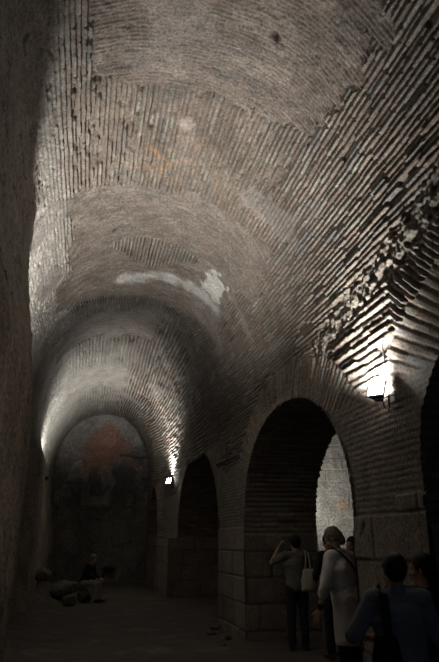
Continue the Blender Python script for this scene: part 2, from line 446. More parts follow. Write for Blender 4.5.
# ---- floor, trodden earth
fx = np.concatenate([np.linspace(-2.2, 4.4, 200), np.linspace(4.5, 8.4, 30)]); fy = np.concatenate([np.linspace(-4, 3, 30), 3 + (np.linspace(0, 1, 420) ** 1.3) * (YE + .2 - 3)])[:]
fy = np.unique(fy)
FX, FY = np.meshgrid(fx, fy, indexing='ij')
hF = .05 * (fbm(FX * .8, FY * .8, 161) - .5) + .012 * (fbm(FX * 7, FY * 7, 162) - .5)
heap = .42 * np.exp(-((FX + 1.0) / .55) ** 2 - ((FY - 19.4) / 1.3) ** 2) * (.5 + fbm(FX * 2, FY * 2, 164))
edge = .10 * np.exp(-((FX + 1.1) / .35) ** 2) * (.3 + fbm(FX * 2, FY * 1, 165))
hF = hF + heap + edge
def floor_z(x, y):
    x = np.array([x]); y = np.array([y])
    return float((.05 * (fbm(x * .8, y * .8, 161) - .5) + .012 * (fbm(x * 7, y * 7, 162) - .5)
            + .42 * np.exp(-((x + 1.0) / .55) ** 2 - ((y - 19.4) / 1.3) ** 2) * (.5 + fbm(x * 2, y * 2, 164))
            + .10 * np.exp(-((x + 1.1) / .35) ** 2) * (.3 + fbm(x * 2, y * 1, 165)))[0])
cF = np.array([0.080, 0.069, 0.058]) * (.65 + .7 * fbm(FX * 2.5, FY * 2.5, 163))[..., None]
sc_ = sstep(.66, .72, fbm(FX * 3, FY * 3, 167, 4)); cF = cF * (1 + .5 * sc_)[..., None]
mesh_from('floor', [grid(np.stack([FX, FY, hF], -1), cF, '', None)], M_ROUGH)

# ---- the side aisle behind the open arch
AY = 14.6
ax_ = np.linspace(3.9, 8.3, 240); az = np.linspace(-.06, 5.2, 280)
AX, AZ = np.meshgrid(ax_, az, indexing='ij')
n1 = fbm(AX * 1.5, AZ * 1.5, 171, 5)
hA, cA = ashlar(AX, AZ, 172, bh=.30)
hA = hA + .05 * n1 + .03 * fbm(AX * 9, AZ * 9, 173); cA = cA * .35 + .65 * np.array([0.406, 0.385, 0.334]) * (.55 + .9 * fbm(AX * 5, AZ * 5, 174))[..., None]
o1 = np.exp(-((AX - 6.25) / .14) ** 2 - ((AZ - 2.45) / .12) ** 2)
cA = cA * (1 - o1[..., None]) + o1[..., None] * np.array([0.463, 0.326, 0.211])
pc = [grid(np.stack([AX, AY - hA, AZ], -1), cA, '', None)]
mesh_from('wall_aisle_back', pc, M_ROUGH)
sy = np.linspace(-4, AY, 220); szz = np.linspace(-.06, 5.2, 120)
SY, SZ = np.meshgrid(sy, szz, indexing='ij'); hS, cS = bricks(SY, SZ, .09, .33, .02, 181)
mesh_from('wall_aisle_side', [grid(np.stack([8.3 - hS, SY, SZ], -1), cS, '', None)], M_MAS)
cx = np.linspace(0, math.pi, 60); CXg, CYg = np.meshgrid(cx, np.linspace(-4, AY, 120), indexing='ij')
rx = 6.25 + 2.08 * np.cos(CXg); rz = 3.9 + 1.5 * np.sin(CXg)
hS, cS = bricks(CYg, CXg * 1.8, .09, .33, .02, 183)
mesh_from('ceiling_aisle', [grid(np.stack([rx, CYg, rz - hS], -1), cS, '', None)], M_MAS)
# inner face of the pier wall towards the aisle, open at the passage
iy = np.linspace(-4, AY, 300); iz = np.linspace(-.06, 4.6, 130)
IY, IZ = np.meshgrid(iy, iz, indexing='ij'); hS, cS = bricks(IY, IZ, .09, .33, .02, 185)
yc = (IY[:-1, :-1] + IY[1:, 1:]) / 2; zc = (IZ[:-1, :-1] + IZ[1:, 1:]) / 2
y0, y1, zs, za = ARCHES[1]
keep = (np.abs((yc - (y0 + y1) / 2) / ((y1 - y0) / 2)) ** 2.15 + (np.clip(zc - zs, 0, None) / (za - zs)) ** 2.15) > .99
mesh_from('wall_aisle_inner', [grid(np.stack([4.22 + hS, IY, IZ], -1), cS, '', None, keep)], M_MAS)

# ------------------------------------------------------------------ floodlights
M_HOUS = simple_mat('lamp_housing_paint', (.05, .05, .055), .5, 40, .2, .1)
M_STEEL = simple_mat('galvanised_steel', (.28, .28, .28), .45, 60, .2, .1, metallic=.8)
M_CABLE = simple_mat('cable_rubber', (.03, .03, .03), .7, 60, .2, .1)
M_GLASS_ON = emis_mat('lit_floodlight_glass', (1.0, .985, .95), 60)
M_GLASS_OFF = simple_mat('dark_floodlight_glass', (.05, .055, .06), .15, 10, .1, .02, spec=.6)

def bx(bm, c, s, rot=None, bevel=0):
    r = bmesh.ops.create_cube(bm, size=1.0)
    vs = r['verts']
    for v in vs:
        p = Vector((v.co.x * s[0], v.co.y * s[1], v.co.z * s[2]))
        if rot is not None: p = rot @ p
        v.co = p + Vector(c)
    if bevel:
        es = list({e for v in vs for e in v.link_edges})
        bmesh.ops.bevel(bm, geom=es, offset=bevel, segments=2, affect='EDGES')
    return vs

def tube(bm, pts, r, n=10):
    pts = [Vector(p) for p in pts]; rings = []
    for i, p in enumerate(pts):
        d = (pts[min(i + 1, len(pts) - 1)] - pts[max(i - 1, 0)]).normalized()
        a = d.orthogonal().normalized() if i == 0 else (rings_a - d * rings_a.dot(d)).normalized()
        rings_a = a; b = d.cross(a)
        rr = r[i] if isinstance(r, (list, tuple)) else r
        rings.append([bm.verts.new(p + (a * math.cos(2 * math.pi * k / n) + b * math.sin(2 * math.pi * k / n)) * rr) for k in range(n)])
    for i in range(len(rings) - 1):
        for k in range(n):
            bm.faces.new((rings[i][k], rings[i][(k + 1) % n], rings[i + 1][(k + 1) % n], rings[i + 1][k]))
    bm.faces.new(rings[0][::-1]); bm.faces.new(rings[-1])

def floodlight(loc, side, lit, label, group, aim):
    """loc = point on the wall; side = -1 when it hangs on the right wall (nave towards -x)"""
    t = empty('floodlight', loc); tag(t, label, 'floodlight', group)
    d = Vector(aim).normalized()
    q = d.to_track_quat('Z', 'Y').to_matrix()            # glass looks along aim
    cpos = Vector((side * .15, 0, .05))
    bm = bmesh.new(); vs = bx(bm, (0, 0, 0), (.17, .24, .09))
    for v in vs:
        if v.co.z < 0: v.co.x *= .62; v.co.y *= .62
    bmesh.ops.bevel(bm, geom=bm.edges[:], offset=.008, segments=2, affect='EDGES')
    for k in range(6): bx(bm, (0, -.075 + k * .03, -.055), (.09, .006, .03))
    for v in bm.verts: v.co = q @ v.co + cpos
    link_bm('housing', bm, M_HOUS, t)
    bm = bmesh.new()
    for a in ((.082, 0, .014, .25), (-.082, 0, .014, .25), (0, .118, .17, .014), (0, -.118, .17, .014)): bx(bm, (a[0], a[1], .05), (a[2], a[3], .014))
    for v in bm.verts: v.co = q @ v.co + cpos
    link_bm('rim', bm, M_STEEL, t)
    bm = bmesh.new(); bx(bm, (0, 0, .049), (.152, .224, .006))
    for v in bm.verts: v.co = q @ v.co + cpos
    link_bm('glass', bm, M_GLASS_ON if lit else M_GLASS_OFF, t)
    bm = bmesh.new()
    bx(bm, (side * .006, 0, 0), (.012, .10, .10), bevel=.003)
    for s in (-1, 1):
        e = q @ Vector((0, s * .135, 0)) + cpos
        tube(bm, [(side * .01, s * .03, 0), (side * .05, s * .135, 0), tuple(e)], .007, 8)
        tube(bm, [tuple(e), tuple(q @ Vector((0, s * .112, 0)) + cpos)], .013, 8)
    link_bm('bracket', bm, M_STEEL, t)
    bm = bmesh.new()
    tube(bm, [(side * .11, .02, .0), (side * .07, .05, -.10), (side * .025, .04, -.13), (side * .02, .05, .05), (side * .015, .07, .35), (side * .03, .06, .62)], .007, 8)
    link_bm('cable', bm, M_CABLE, t)
    return t, Vector(loc) + cpos + d * .10

def spot(loc, direction, power, angle, blend, colr=(1, .985, .95), radius=.07):
    l = bpy.data.lights.new('floodlight_beam', 'SPOT'); l.energy = power; l.spot_size = R(angle); l.spot_blend = blend
    l.color = colr; l.shadow_soft_size = radius
    o = bpy.data.objects.new('floodlight_beam', l); col.objects.link(o); o.location = loc
    o.rotation_euler = Vector(direction).to_track_quat('-Z', 'Y').to_euler()
    return o

GL = 'floodlights on the walls'
f1, p1 = floodlight((2.87, 5.26, 2.93), -1, True, 'bright glaring floodlight on the near right pier, under the chevron brick courses', GL, (-.75, -.75, .75))
f2, p2 = floodlight((2.87, 20.6, 3.42), -1, True, 'small distant lit floodlight on the far right pier', GL, (-.6, -.9, .8))
f3, p3 = floodlight((2.86, 12.4, 3.05), -1, False, 'dark unlit floodlight on the pier between the two large dark arches', GL, (-.45, .1, 1))
f4, p4 = floodlight((-1.36, 8.50, 3.10), 1, True, 'floodlight on the left wall hidden behind the near rough pier', GL, (.3, 0, 1))
f5, p5 = floodlight((-1.36, 18.7, 3.30), 1, True, 'floodlight on the left wall behind the far rough pier', GL, (.3, .1, 1))
f6, p6 = floodlight((4.245, 12.9, 1.9), 1, True, 'floodlight inside the side aisle lighting its rough end wall', GL, (.9, .8, .9))

spot((2.66, 5.36, 2.98), (.42, .10, 1), 560, 138, .6)
spot((2.62, 20.6, 3.60), (-.25, .0, 1), 560, 150, .6)
spot((-.95, 8.60, 3.3), (.08, .04, 1), 1080, 154, .8)
spot((-1.12, 18.8, 3.5), (.3, .35, 1), 420, 140, .7)
spot(p6, (.95, .6, .75), 170, 130, .8)

# ------------------------------------------------------------------ people
M_SKIN = simple_mat('skin', (.40, .24, .17), .5, 30, .08, .05)
M_HAIRD = simple_mat('dark_hair', (.012, .010, .009), .55, 90, .4, .8, dist=.006)
M_HAIRL = simple_mat('grey_blond_hair', (.20, .16, .11), .55, 90, .35, .8, dist=.006)
M_WHITE = simple_mat('white_linen', (.62, .62, .62), .8, 12, .06, .5, dist=.02)
M_BLUE = simple_mat('pale_blue_shirt_cotton', (.21, .235, .275), .8, 12, .08, .5, dist=.02)
M_GREY = simple_mat('grey_green_cotton', (.13, .14, .13), .85, 12, .1, .5, dist=.02)
M_BLACK = simple_mat('black_cloth', (.012, .012, .014), .8, 20, .3, .3)
M_DARKT = simple_mat('dark_trouser_cloth', (.022, .022, .028), .85, 20, .2, .4)
M_RED = simple_mat('red_cotton', (.28, .035, .03), .8, 20, .15, .3)
M_SHOE = simple_mat('dark_leather', (.02, .017, .015), .5, 30, .2, .1)
M_CANVAS = simple_mat('cream_canvas', (.50, .48, .42), .85, 30, .08, .4)
M_KHAKI = simple_mat('pale_khaki_cloth', (.34, .32, .27), .85, 20, .1, .4)
M_METAL = simple_mat('watch_metal', (.3, .3, .3), .3, 20, .1, .05, metallic=.8)
M_LIP = simple_mat('lips', (.30, .12, .10), .5, 30, .08, .05)
M_EYE = simple_mat('eye_surface', (.5, .5, .48), .25, 8, .05, .02)

def cap(bm, p0, p1, r0, r1, n=14, flat=1.0, axis=None):
    """tapered capsule, flattened along axis"""
    p0, p1 = Vector(p0), Vector(p1); d = (p1 - p0); L = max(d.length, 1e-5); d /= L
    if axis is None: a = d.orthogonal().normalized()
    else:
        a = Vector(axis); a = (a - d * a.dot(d)).normalized()
    b = d.cross(a); rings = []
    prof = [(-r0 * math.cos(t), r0 * math.sin(t)) for t in (R(12), R(35), R(62))]
    prof += [(0, r0), (L * .33, r0 * .67 + r1 * .33), (L * .67, r0 * .33 + r1 * .67), (L, r1)]
    prof += [(L + r1 * math.cos(t), r1 * math.sin(t)) for t in (R(62), R(35), R(12))]
    for h, r in prof:
        rings.append([bm.verts.new(p0 + d * h + a * (math.cos(2 * math.pi * k / n) * r * flat) + b * (math.sin(2 * math.pi * k / n) * r)) for k in range(n)])
    for i in range(len(rings) - 1):
        for k in range(n): bm.faces.new((rings[i][k], rings[i][(k + 1) % n], rings[i + 1][(k + 1) % n], rings[i + 1][k]))
    bm.faces.new(rings[0][::-1]); bm.faces.new(rings[-1])

def ell(bm, c, r, rot=None, n=20):
    res = bmesh.ops.create_uvsphere(bm, u_segments=n, v_segments=n * 2 // 3, radius=1.0)
    for v in res['verts']:
        p = Vector((v.co.x * r[0], v.co.y * r[1], v.co.z * r[2]))
        if rot is not None: p = rot @ p
        v.co = p + Vector(c)

def fused(name, bm, mat, parent, voxel=.007, smooth=6, wrinkle=0.0, seed=0, cut=None):
    """fuses overlapping closed volumes into one continuous surface"""
    bmesh.ops.recalc_face_normals(bm, faces=bm.faces[:])
    me = bpy.data.meshes.new(name); bm.to_mesh(me); bm.free()
    o = bpy.data.objects.new(name, me); col.objects.link(o)
    m = o.modifiers.new('r', 'REMESH'); m.mode = 'VOXEL'; m.voxel_size = voxel
    m = o.modifiers.new('s', 'SMOOTH'); m.iterations = smooth; m.factor = .5
    dg = bpy.context.evaluated_depsgraph_get(); dg.update()
    me2 = bpy.data.meshes.new_from_object(o.evaluated_get(dg)); me2.name = name
    o.modifiers.clear(); o.data = me2; bpy.data.meshes.remove(me)
    b2 = bmesh.new(); b2.from_mesh(me2)
    if wrinkle:
        b2.normal_update()
        for v in b2.verts:
            k = mnoise.noise(Vector((v.co.x * 7, v.co.y * 7, v.co.z * 4 + seed * 9.7))) + .5 * mnoise.noise(Vector((v.co.x * 16, v.co.y * 16, v.co.z * 9 + seed)))
            v.co += v.normal * k * wrinkle
    if cut:
        for (pc_, pn) in cut:
            geom = b2.verts[:] + b2.edges[:] + b2.faces[:]
            bmesh.ops.bisect_plane(b2, geom=geom, plane_co=Vector(pc_), plane_no=Vector(pn), clear_outer=True)
    b2.to_mesh(me2); b2.free()
    me2.materials.clear(); me2.materials.append(mat)
    me2.polygons.foreach_set('use_smooth', [True] * len(me2.polygons))
    o.parent = parent
    return o

def hand(bm, wrist, d, palm_n, thumb_side, curl=.5, s=1.0):
    """palm, four unequal bent fingers and a thumb from the side of the palm"""
    d = Vector(d).normalized(); nrm = Vector(palm_n); nrm = (nrm - d * nrm.dot(d)).normalized(); sd = Vector(thumb_side)
    sd = d.cross(nrm) * (1 if d.cross(nrm).dot(sd) > 0 else -1)
    w = Vector(wrist)
    for k in (-1, 0, 1):
        cap(bm, w + sd * k * .013 * s, w + d * .088 * s + sd * k * .026 * s, .017 * s, .013 * s, 10)
    for k, (L, off) in enumerate(((.070, .033), (.078, .011), (.073, -.011), (.058, -.032))):
        p = w + d * .090 * s + sd * off * s; dd = d.copy(); r = .0088 * s
        for seg, f in enumerate((.45, .32, .25)):
            ang = curl * (.55 + .35 * seg)
            dd = (Matrix.Rotation(-ang, 3, nrm.cross(d)) @ dd) if False else (dd * math.cos(ang) + nrm * math.sin(ang)).normalized()
            q = p + dd * L * f * s; cap(bm, p, q, r, r * .9, 8); p = q; r *= .9
    p = w + d * .025 * s + sd * .026 * s; dd = (d * .7 + sd * .65 + nrm * .2).normalized()
    for f in (.040, .032, .026):
        q = p + dd * f * s; cap(bm, p, q, .0115 * s, .010 * s, 8); p = q; dd = (dd + d * .3 + nrm * .35 * curl).normalized()

def person(name_label, loc, rz, H, J, parts, lab_group=None):
    t = empty('person', loc, rz); tag(t, name_label, 'person')
    t.scale = (H / 1.70,) * 3
    parts(t, J)
    return t

def joints(lean=0.0, **kw):
    """standing joints of a 1.70 m figure, facing +y; lean bends the trunk forward (radians)"""
    J = dict(pelvis=(0, 0, .93), waist=(0, .01, 1.06), chest=(0, 0, 1.25), neck=(0, -.01, 1.43), head=(0, .015, 1.585),
             shL=(-.175, -.01, 1.385), shR=(.175, -.01, 1.385), elL=(-.23, -.03, 1.10), elR=(.23, -.03, 1.10),
             wrL=(-.24, .06, .86), wrR=(.24, .06, .86), hipL=(-.09, 0, .90), hipR=(.09, 0, .90),
             knL=(-.10, .02, .49), knR=(.10, .02, .49), anL=(-.11, -.02, .085), anR=(.11, -.02, .085))
    J = {k: Vector(v) for k, v in J.items()}
    if lean:
        rot = Matrix.Rotation(-lean, 3, 'X'); pv = J['pelvis']
        for k in ('waist', 'chest', 'neck', 'head', 'shL', 'shR', 'elL', 'elR', 'wrL', 'wrR'): J[k] = pv + rot @ (J[k] - pv)
    for k, v in kw.items(): J[k] = Vector(v)
    return J

def body(t, J, hrot=None, curl=.5, palm=None, fullness=1.0, hands=True):
    bm = bmesh.new(); f = fullness
    y = Vector((1, 0, 0))
    cap(bm, J['pelvis'] + Vector((-.05, 0, 0)), J['pelvis'] + Vector((.05, 0, 0)), .105 * f, .105 * f, 16)
    cap(bm, J['pelvis'], J['waist'], .115 * f, .10 * f, 18, 1.22, y); cap(bm, J['waist'], J['chest'], .10 * f, .115 * f, 18, 1.30, y)
    cap(bm, J['chest'], J['chest'].lerp(J['neck'], .55), .115 * f, .085, 18, 1.45, y)
    cap(bm, J['shL'], J['shR'], .055, .055, 14)
    cap(bm, J['neck'] - Vector((0, 0, .04)), J['head'] - Vector((0, .015, .03)), .060, .052, 14)
    for s in 'LR':
        cap(bm, J['sh' + s], J['el' + s], .048 * f, .037); cap(bm, J['el' + s], J['wr' + s], .037, .025)
        cap(bm, J['hip' + s], J['kn' + s], .083 * f, .053); cap(bm, J['kn' + s], J['kn' + s].lerp(J['an' + s], .35), .050, .052); cap(bm, J['kn' + s].lerp(J['an' + s], .35), J['an' + s], .052, .034)
        tdir = J.get('toe', Vector((0, 1, 0)))
        cap(bm, J['an' + s] + Vector((0, -.02, -.045)), J['an' + s] + tdir * .14 + Vector((0, 0, -.055)), .034, .027)
        if hands:
            d = (J['wr' + s] - J['el' + s]).normalized(); pn = (palm or {}).get(s, Vector((1 if s == 'L' else -1, 0, 0)))
            ts = (palm or {}).get('t' + s, Vector((0, 1, .1)))
            hand(bm, J['wr' + s] + d * .01, d, pn, ts, curl)
    # head
    hr = (hrot or Matrix.Identity(3)); hc = J['head']
    def hp(x, yy, z): return hc + hr @ Vector((x, yy, z))
    ell(bm, hp(0, -.012, .025), (.075, .093, .090), hr); ell(bm, hp(0, .012, -.030), (.060, .075, .083), hr)
    cap(bm, hp(0, .055, -.088), hp(0, .066, -.090), .024, .020); cap(bm, hp(-.045, .0, -.07), hp(-.02, .055, -.085), .022, .020); cap(bm, hp(.045, .0, -.07), hp(.02, .055, -.085), .022, .020)
    cap(bm, hp(0, .083, .012), hp(0, .104, -.028), .008, .013); cap(bm, hp(-.012, .093, -.030), hp(.012, .093, -.030), .009, .009)
    cap(bm, hp(-.032, .078, .020), hp(.032, .078, .020), .012, .012)
    cap(bm, hp(-.018, .083, -.058), hp(.018, .083, -.058), .0085, .0085)
    for s in (-1, 1):
        ell(bm, hp(s * .079, -.005, -.008), (.012, .020, .032), hr); ell(bm, hp(s * .042, .062, -.025), (.022, .022, .02), hr)
    b = fused('body', bm, M_SKIN, t, .0065, 4)
    bm = bmesh.new(); cap(bm, hp(-.018, .0905, -.056), hp(.018, .0905, -.056), .0045, .0045, 8); cap(bm, hp(-.014, .0905, -.062), hp(.014, .0905, -.062), .0050, .0050, 8)
    link_bm('lips', bm, M_LIP, b, True)
    for s in (-1, 1):
        bm = bmesh.new(); ell(bm, hp(s * .031, .076, .002), (.012, .010, .008), hr, 12)
        link_bm('eye', bm, M_EYE, b, True)
    return b, hp, hr

def hair(b, hp, hr, mat, long_=0.0, vol=.012):
    bm = bmesh.new()
    v = vol
    ell(bm, hp(0, -.022, .038), (.078 + v, .092 + v, .084 + v), hr, 26)
    ell(bm, hp(0, -.052, -.005), (.070 + v, .055 + v, .075 + v), hr, 22)
    for s in (-1, 1): cap(bm, hp(s * .070, -.025, .03), hp(s * .068, -.035, -.02 - long_ * .6), .022 + v * .5, .014 + long_ * .1)
    if long_: cap(bm, hp(0, -.06, 0), hp(0, -.065, -.05 - long_), .06 + v, .045 + v, 14)
    # face left free: flatten anything that would cover the brow
    bmesh.ops.recalc_face_normals(bm, faces=bm.faces[:])
    o = fused('hair', bm, mat, b, .008, 3, wrinkle=.006, seed=3)
    # keep the face clear
    inv = hr.inverted(); c0 = hp(0, 0, 0); b2 = bmesh.new(); b2.from_mesh(o.data)
    kill = []
    for vv in b2.verts:
        q = inv @ (vv.co - c0)
        lim = .052 + .10 * max(0, q.z - .055)
        if q.z < .070 and q.y > .030 + .35 * max(0, q.z - .0):
            vv.co = c0 + hr @ Vector((q.x * .80, min(q.y, .045), q.z))
    b2.to_mesh(o.data); b2.free()
    return o

def torso_cloth(bm, J, g=.014, hem=None, f=1.0):
    y = Vector((1, 0, 0))
    top = J['chest'].lerp(J['neck'], .55)
    cap(bm, J['pelvis'] + Vector((-.05, 0, .02)), J['pelvis'] + Vector((.05, 0, .02)), .105 * f + g, .105 * f + g, 16)
    cap(bm, J['pelvis'], J['waist'], .118 * f + g, .108 * f + g, 20, 1.22, y); cap(bm, J['waist'], J['chest'], .108 * f + g, .118 * f + g, 20, 1.30, y)
    cap(bm, J['chest'], top, .118 * f + g, .088 + g * .6, 20, 1.45, y)
    cap(bm, J['shL'], J['shR'], .056 + g, .056 + g, 16)
    cap(bm, top, J['neck'] + Vector((0, 0, -.015)), .075, .060, 16)

def sleeve(bm, J, s, frac=1.0, g=.013):
    """frac: 0..1 upper arm, 1..2 down the forearm"""
    a, e, w = J['sh' + s], J['el' + s], J['wr' + s]
    cap(bm, a, a.lerp(e, min(1, frac)), .052 + g, .044 + g)
    if frac > 1: cap(bm, e, e.lerp(w, frac - 1), .043 + g, .034 + g)

def trousers(bm, J, g=.012, f=1.0, low=.96):
    cap(bm, J['pelvis'] + Vector((-.04, 0, .0)), J['pelvis'] + Vector((.04, 0, .0)), .108 * f + g, .108 * f + g, 16)
    for s in 'LR':
        cap(bm, J['hip' + s], J['kn' + s], .088 * f + g, .060 + g); cap(bm, J['kn' + s], J['kn' + s].lerp(J['an' + s], low), .060 + g, .046 + g)

def shoes(t, J):
    tdir = J.get('toe', Vector((0, 1, 0)))
    for s in 'LR':
        bm = bmesh.new(); a = J['an' + s]
        cap(bm, a + tdir * -.03 + Vector((0, 0, -.045)), a + tdir * .06 + Vector((0, 0, -.045)), .040, .040)
        cap(bm, a + tdir * .06 + Vector((0, 0, -.048)), a + tdir * .165 + Vector((0, 0, -.056)), .041, .028)
        cap(bm, a + Vector((0, 0, -.04)), a + Vector((0, 0, -.005)), .042, .042)
        fused('shoe', bm, M_SHOE, t, .007, 3, cut=[((0, 0, a.z - .083), (0, 0, -1))])

def ribbon(bm, pts, w, th, normal):
    """flat strap along pts"""
    N = Vector(normal).normalized(); rings = []
    pts = [Vector(p) for p in pts]
    for i, p in enumerate(pts):
        d = (pts[min(i + 1, len(pts) - 1)] - pts[max(i - 1, 0)]).normalized(); s = d.cross(N)
        if s.length < .2: s = d.cross(Vector((1, 0, 0)))
        s.normalize(); n = s.cross(d)
        rings.append([bm.verts.new(p + s * a * w / 2 + n * b * th / 2) for a, b in ((-1, -1), (1, -1), (1, 1), (-1, 1))])
    for i in range(len(rings) - 1):
        for k in range(4): bm.faces.new((rings[i][k], rings[i][(k + 1) % 4], rings[i + 1][(k + 1) % 4], rings[i + 1][k]))
    bm.faces.new(rings[0][::-1]); bm.faces.new(rings[-1])

def mrot(yaw=0, nod=0, tilt=0):
    return Matrix.Rotation(yaw, 3, 'Z') @ Matrix.Rotation(-nod, 3, 'X') @ Matrix.Rotation(tilt, 3, 'Y')

# --- figure in the long white jacket under the open arch
def white_jacket(t, J):
    b, hp, hr = body(t, J, mrot(R(20), R(34)), .35, fullness=1.02)
    hair(b, hp, hr, M_HAIRL, .015, .010)
    bm = bmesh.new(); torso_cloth(bm, J, .026, f=1.18)
    sleeve(bm, J, 'L', 1.35, .024); sleeve(bm, J, 'R', 1.35, .024)
    y = Vector((1, 0, 0))
    cap(bm, J['pelvis'], (0, .0, .55), .162, .155, 22, 1.20, y)
    jk = fused('jacket', bm, M_WHITE, t, .009, 4, wrinkle=.010, seed=1, cut=[((0, 0, .52), (0, 0, -1))])
    # centre vent, a wedge pressed into the back of the skirt
    b2 = bmesh.new(); b2.from_mesh(jk.data)
    for v in b2.verts:
        if v.co.y < 0 and v.co.z < .74:
            w = max(0, 1 - abs(v.co.x - .01) / (.012 + .05 * (.74 - v.co.z)))
            v.co.y += w * .04 * min(1, (.74 - v.co.z) / .1)
    b2.to_mesh(jk.data); b2.free()
    bm = bmesh.new(); cap(bm, J['neck'] + Vector((0, -.015, -.03)), J['neck'] + Vector((0, -.012, .03)), .070, .064, 18)
    fused('collar', bm, M_WHITE, jk, .008, 2, cut=[(J['neck'] + Vector((0, 0, .045)), (0, 0, 1))])
    bm = bmesh.new(); trousers(bm, J, .008, .98); fused('trousers', bm, M_BLACK, t, .009, 4, wrinkle=.004, seed=2)
    shoes(t, J)
    w = J['wrL'].lerp(J['elL'], .12); d = (J['wrL'] - J['elL']).normalized()
    bm = bmesh.new(); cap(bm, w - d * .010, w + d * .010, .034, .033, 14); link_bm('watch', bm, M_BLACK, t, True)
    return
Jw = joints(.20, elL=(-.27, .10, 1.09), wrL=(-.26, .20, .86), elR=(.25, .12, 1.11), wrR=(.20, .33, 1.02))
LW = (2.95, 6.85, floor_z(2.95, 6.85))
pw = person('person in long white jacket with light hair, head bowed, under the open arch', LW, R(36), 1.76, Jw, white_jacket)

def attach(t, pts):   # local -> world for belongings
    M = Matrix.Translation(t.location) @ Matrix.Rotation(t.rotation_euler[2], 4, 'Z') @ Matrix.Diagonal((t.scale[0],) * 3 + (1,))
    return [M @ Vector(p) for p in pts]

def bag(label, owner, c, size, mat, strap_pts, width, name='shoulder_bag', normal=(0, -1, 0), sag=.0):
    k = empty(name, owner.location, owner.rotation_euler[2]); k.scale = owner.scale; tag(k, label, 'bag')
    bm = bmesh.new(); bx(bm, c, size)
    bmesh.ops.subdivide_edges(bm, edges=bm.edges[:], cuts=5, use_grid_fill=True)
    cc = Vector(c)
    for v in bm.verts:
        q = v.co - cc; fx, fz = q.x / size[0] * 2, q.z / size[2] * 2
        bul = (1 - .55 * fx * fx) * (1 - .35 * max(0, fz)) * (1 - .2 * fz * fz)
        q.y *= bul; q.x *= 1 - .22 * max(0, fz) - .05 * fz * fz
        q += Vector((mnoise.noise(v.co * 9), mnoise.noise(v.co * 9 + Vector((5, 1, 2))), 0)) * .012
        v.co = cc + q
    bmesh.ops.bevel(bm, geom=[e for e in bm.edges if e.calc_face_angle(0) > 1.0], offset=.008, segments=2, affect='EDGES')
    o = link_bm('pouch', bm, mat, k, True)
    for sp in strap_pts:
        bm = bmesh.new(); ribbon(bm, sp, width, .006, normal); link_bm('strap', bm, mat, k)
    return k

bag('black shoulder bag on a black strap across the white jacket', pw, (.18, .30, .84), (.20, .09, .20), M_BLACK,
    [[(.22, .27, .93), (.20, .20, 1.05), (.06, .255, 1.2), (-.08, .235, 1.36), (-.115, .17, 1.45), (-.11, .08, 1.475), (-.10, .0, 1.43), (-.05, -.085, 1.33), (.03, -.125, 1.2), (.15, -.125, 1.06), (.27, .02, .98), (.26, .20, .93)]], .028)

# --- figure with the cream tote bag, hands raised, at the jamb of the arch
def tote_person(t, J):
    b, hp, hr = body(t, J, mrot(R(8), R(-6)), .7, palm={'L': Vector((1, 0, 0)), 'R': Vector((-1, 0, 0)), 'tL': Vector((0, -.5, 1)), 'tR': Vector((0, -.5, 1))})
    hair(b, hp, hr, M_HAIRD, .0, .012)
    bm = bmesh.new(); torso_cloth(bm, J, .016, f=1.04); sleeve(bm, J, 'L', .8); sleeve(bm, J, 'R', .8)
    sh = fused('shirt', bm, M_GREY, t, .009, 4, wrinkle=.008, seed=4, cut=[((0, 0, .84), (0, 0, -1))])
    bm = bmesh.new(); trousers(bm, J, .013); fused('trousers', bm, M_DARKT, t, .009, 4, wrinkle=.007, seed=5)
    shoes(t, J)
Jt = joints(0, elL=(-.36, .16, 1.28), wrL=(-.22, .25, 1.50), elR=(.30, .20, 1.22), wrR=(.14, .30, 1.42))
LT = (3.42, 9.95, floor_z(3.42, 9.95))
pt = person('person in grey shirt with raised hands, beside the stone jamb of the arch', LT, R(-4), 1.70, Jt, tote_person)
bag('cream canvas tote bag hanging from the shoulder of the person in grey', pt, (.16, -.18, 1.02), (.25, .09, .34), M_CANVAS,
    [[(.09, -.18, 1.15), (.125, -.155, 1.28), (.14, -.09, 1.43), (.145, .0, 1.475), (.15, .07, 1.42)],
     [(.19, -.18, 1.15), (.19, -.15, 1.28), (.185, -.09, 1.42), (.18, .0, 1.468), (.18, .07, 1.41)]], .022, name='tote_bag')

# --- dark clothed figure between them
def dark_person(t, J):
    b, hp, hr = body(t, J, mrot(R(-10), R(18)), .5)
    hair(b, hp, hr, M_HAIRD, .02, .014)
    bm = bmesh.new(); torso_cloth(bm, J, .020, f=1.06); sleeve(bm, J, 'L', 1.9); sleeve(bm, J, 'R', 1.9)
    fused('jacket', bm, M_BLACK, t, .010, 4, wrinkle=.008, seed=6, cut=[((0, 0, .82), (0, 0, -1))])
    bm = bmesh.new(); trousers(bm, J, .014); fused('trousers', bm, M_BLACK, t, .010, 4, wrinkle=.006, seed=7)
    shoes(t, J)
Jd = joints(.08, wrL=(-.12, .26, 1.05), elL=(-.26, .06, 1.12))
LD = (3.72, 9.15, floor_z(3.72, 9.15))
person('person all in black standing between the tote bag carrier and the white jacket', LD, R(15), 1.71, Jd, dark_person)

# --- smaller figure with a red top, mostly hidden
def red_person(t, J):
    b, hp, hr = body(t, J, mrot(R(-35), R(10)), .5)
    hair(b, hp, hr, M_HAIRD, .0, .012)
    bm = bmesh.new(); torso_cloth(bm, J, .016); sleeve(bm, J, 'L', .9); sleeve(bm, J, 'R', .9)
    fused('shirt', bm, M_RED, t, .010, 4, wrinkle=.007, seed=8, cut=[((0, 0, .84), (0, 0, -1))])
    bm = bmesh.new(); trousers(bm, J, .013); fused('trousers', bm, M_DARKT, t, .010, 4, wrinkle=.006, seed=9)
    shoes(t, J)
LR_ = (3.87, 8.70, floor_z(3.87, 8.70))
person('person in a red top with short dark hair, mostly hidden behind the white jacket', LR_, R(140), 1.66, joints(0), red_person)

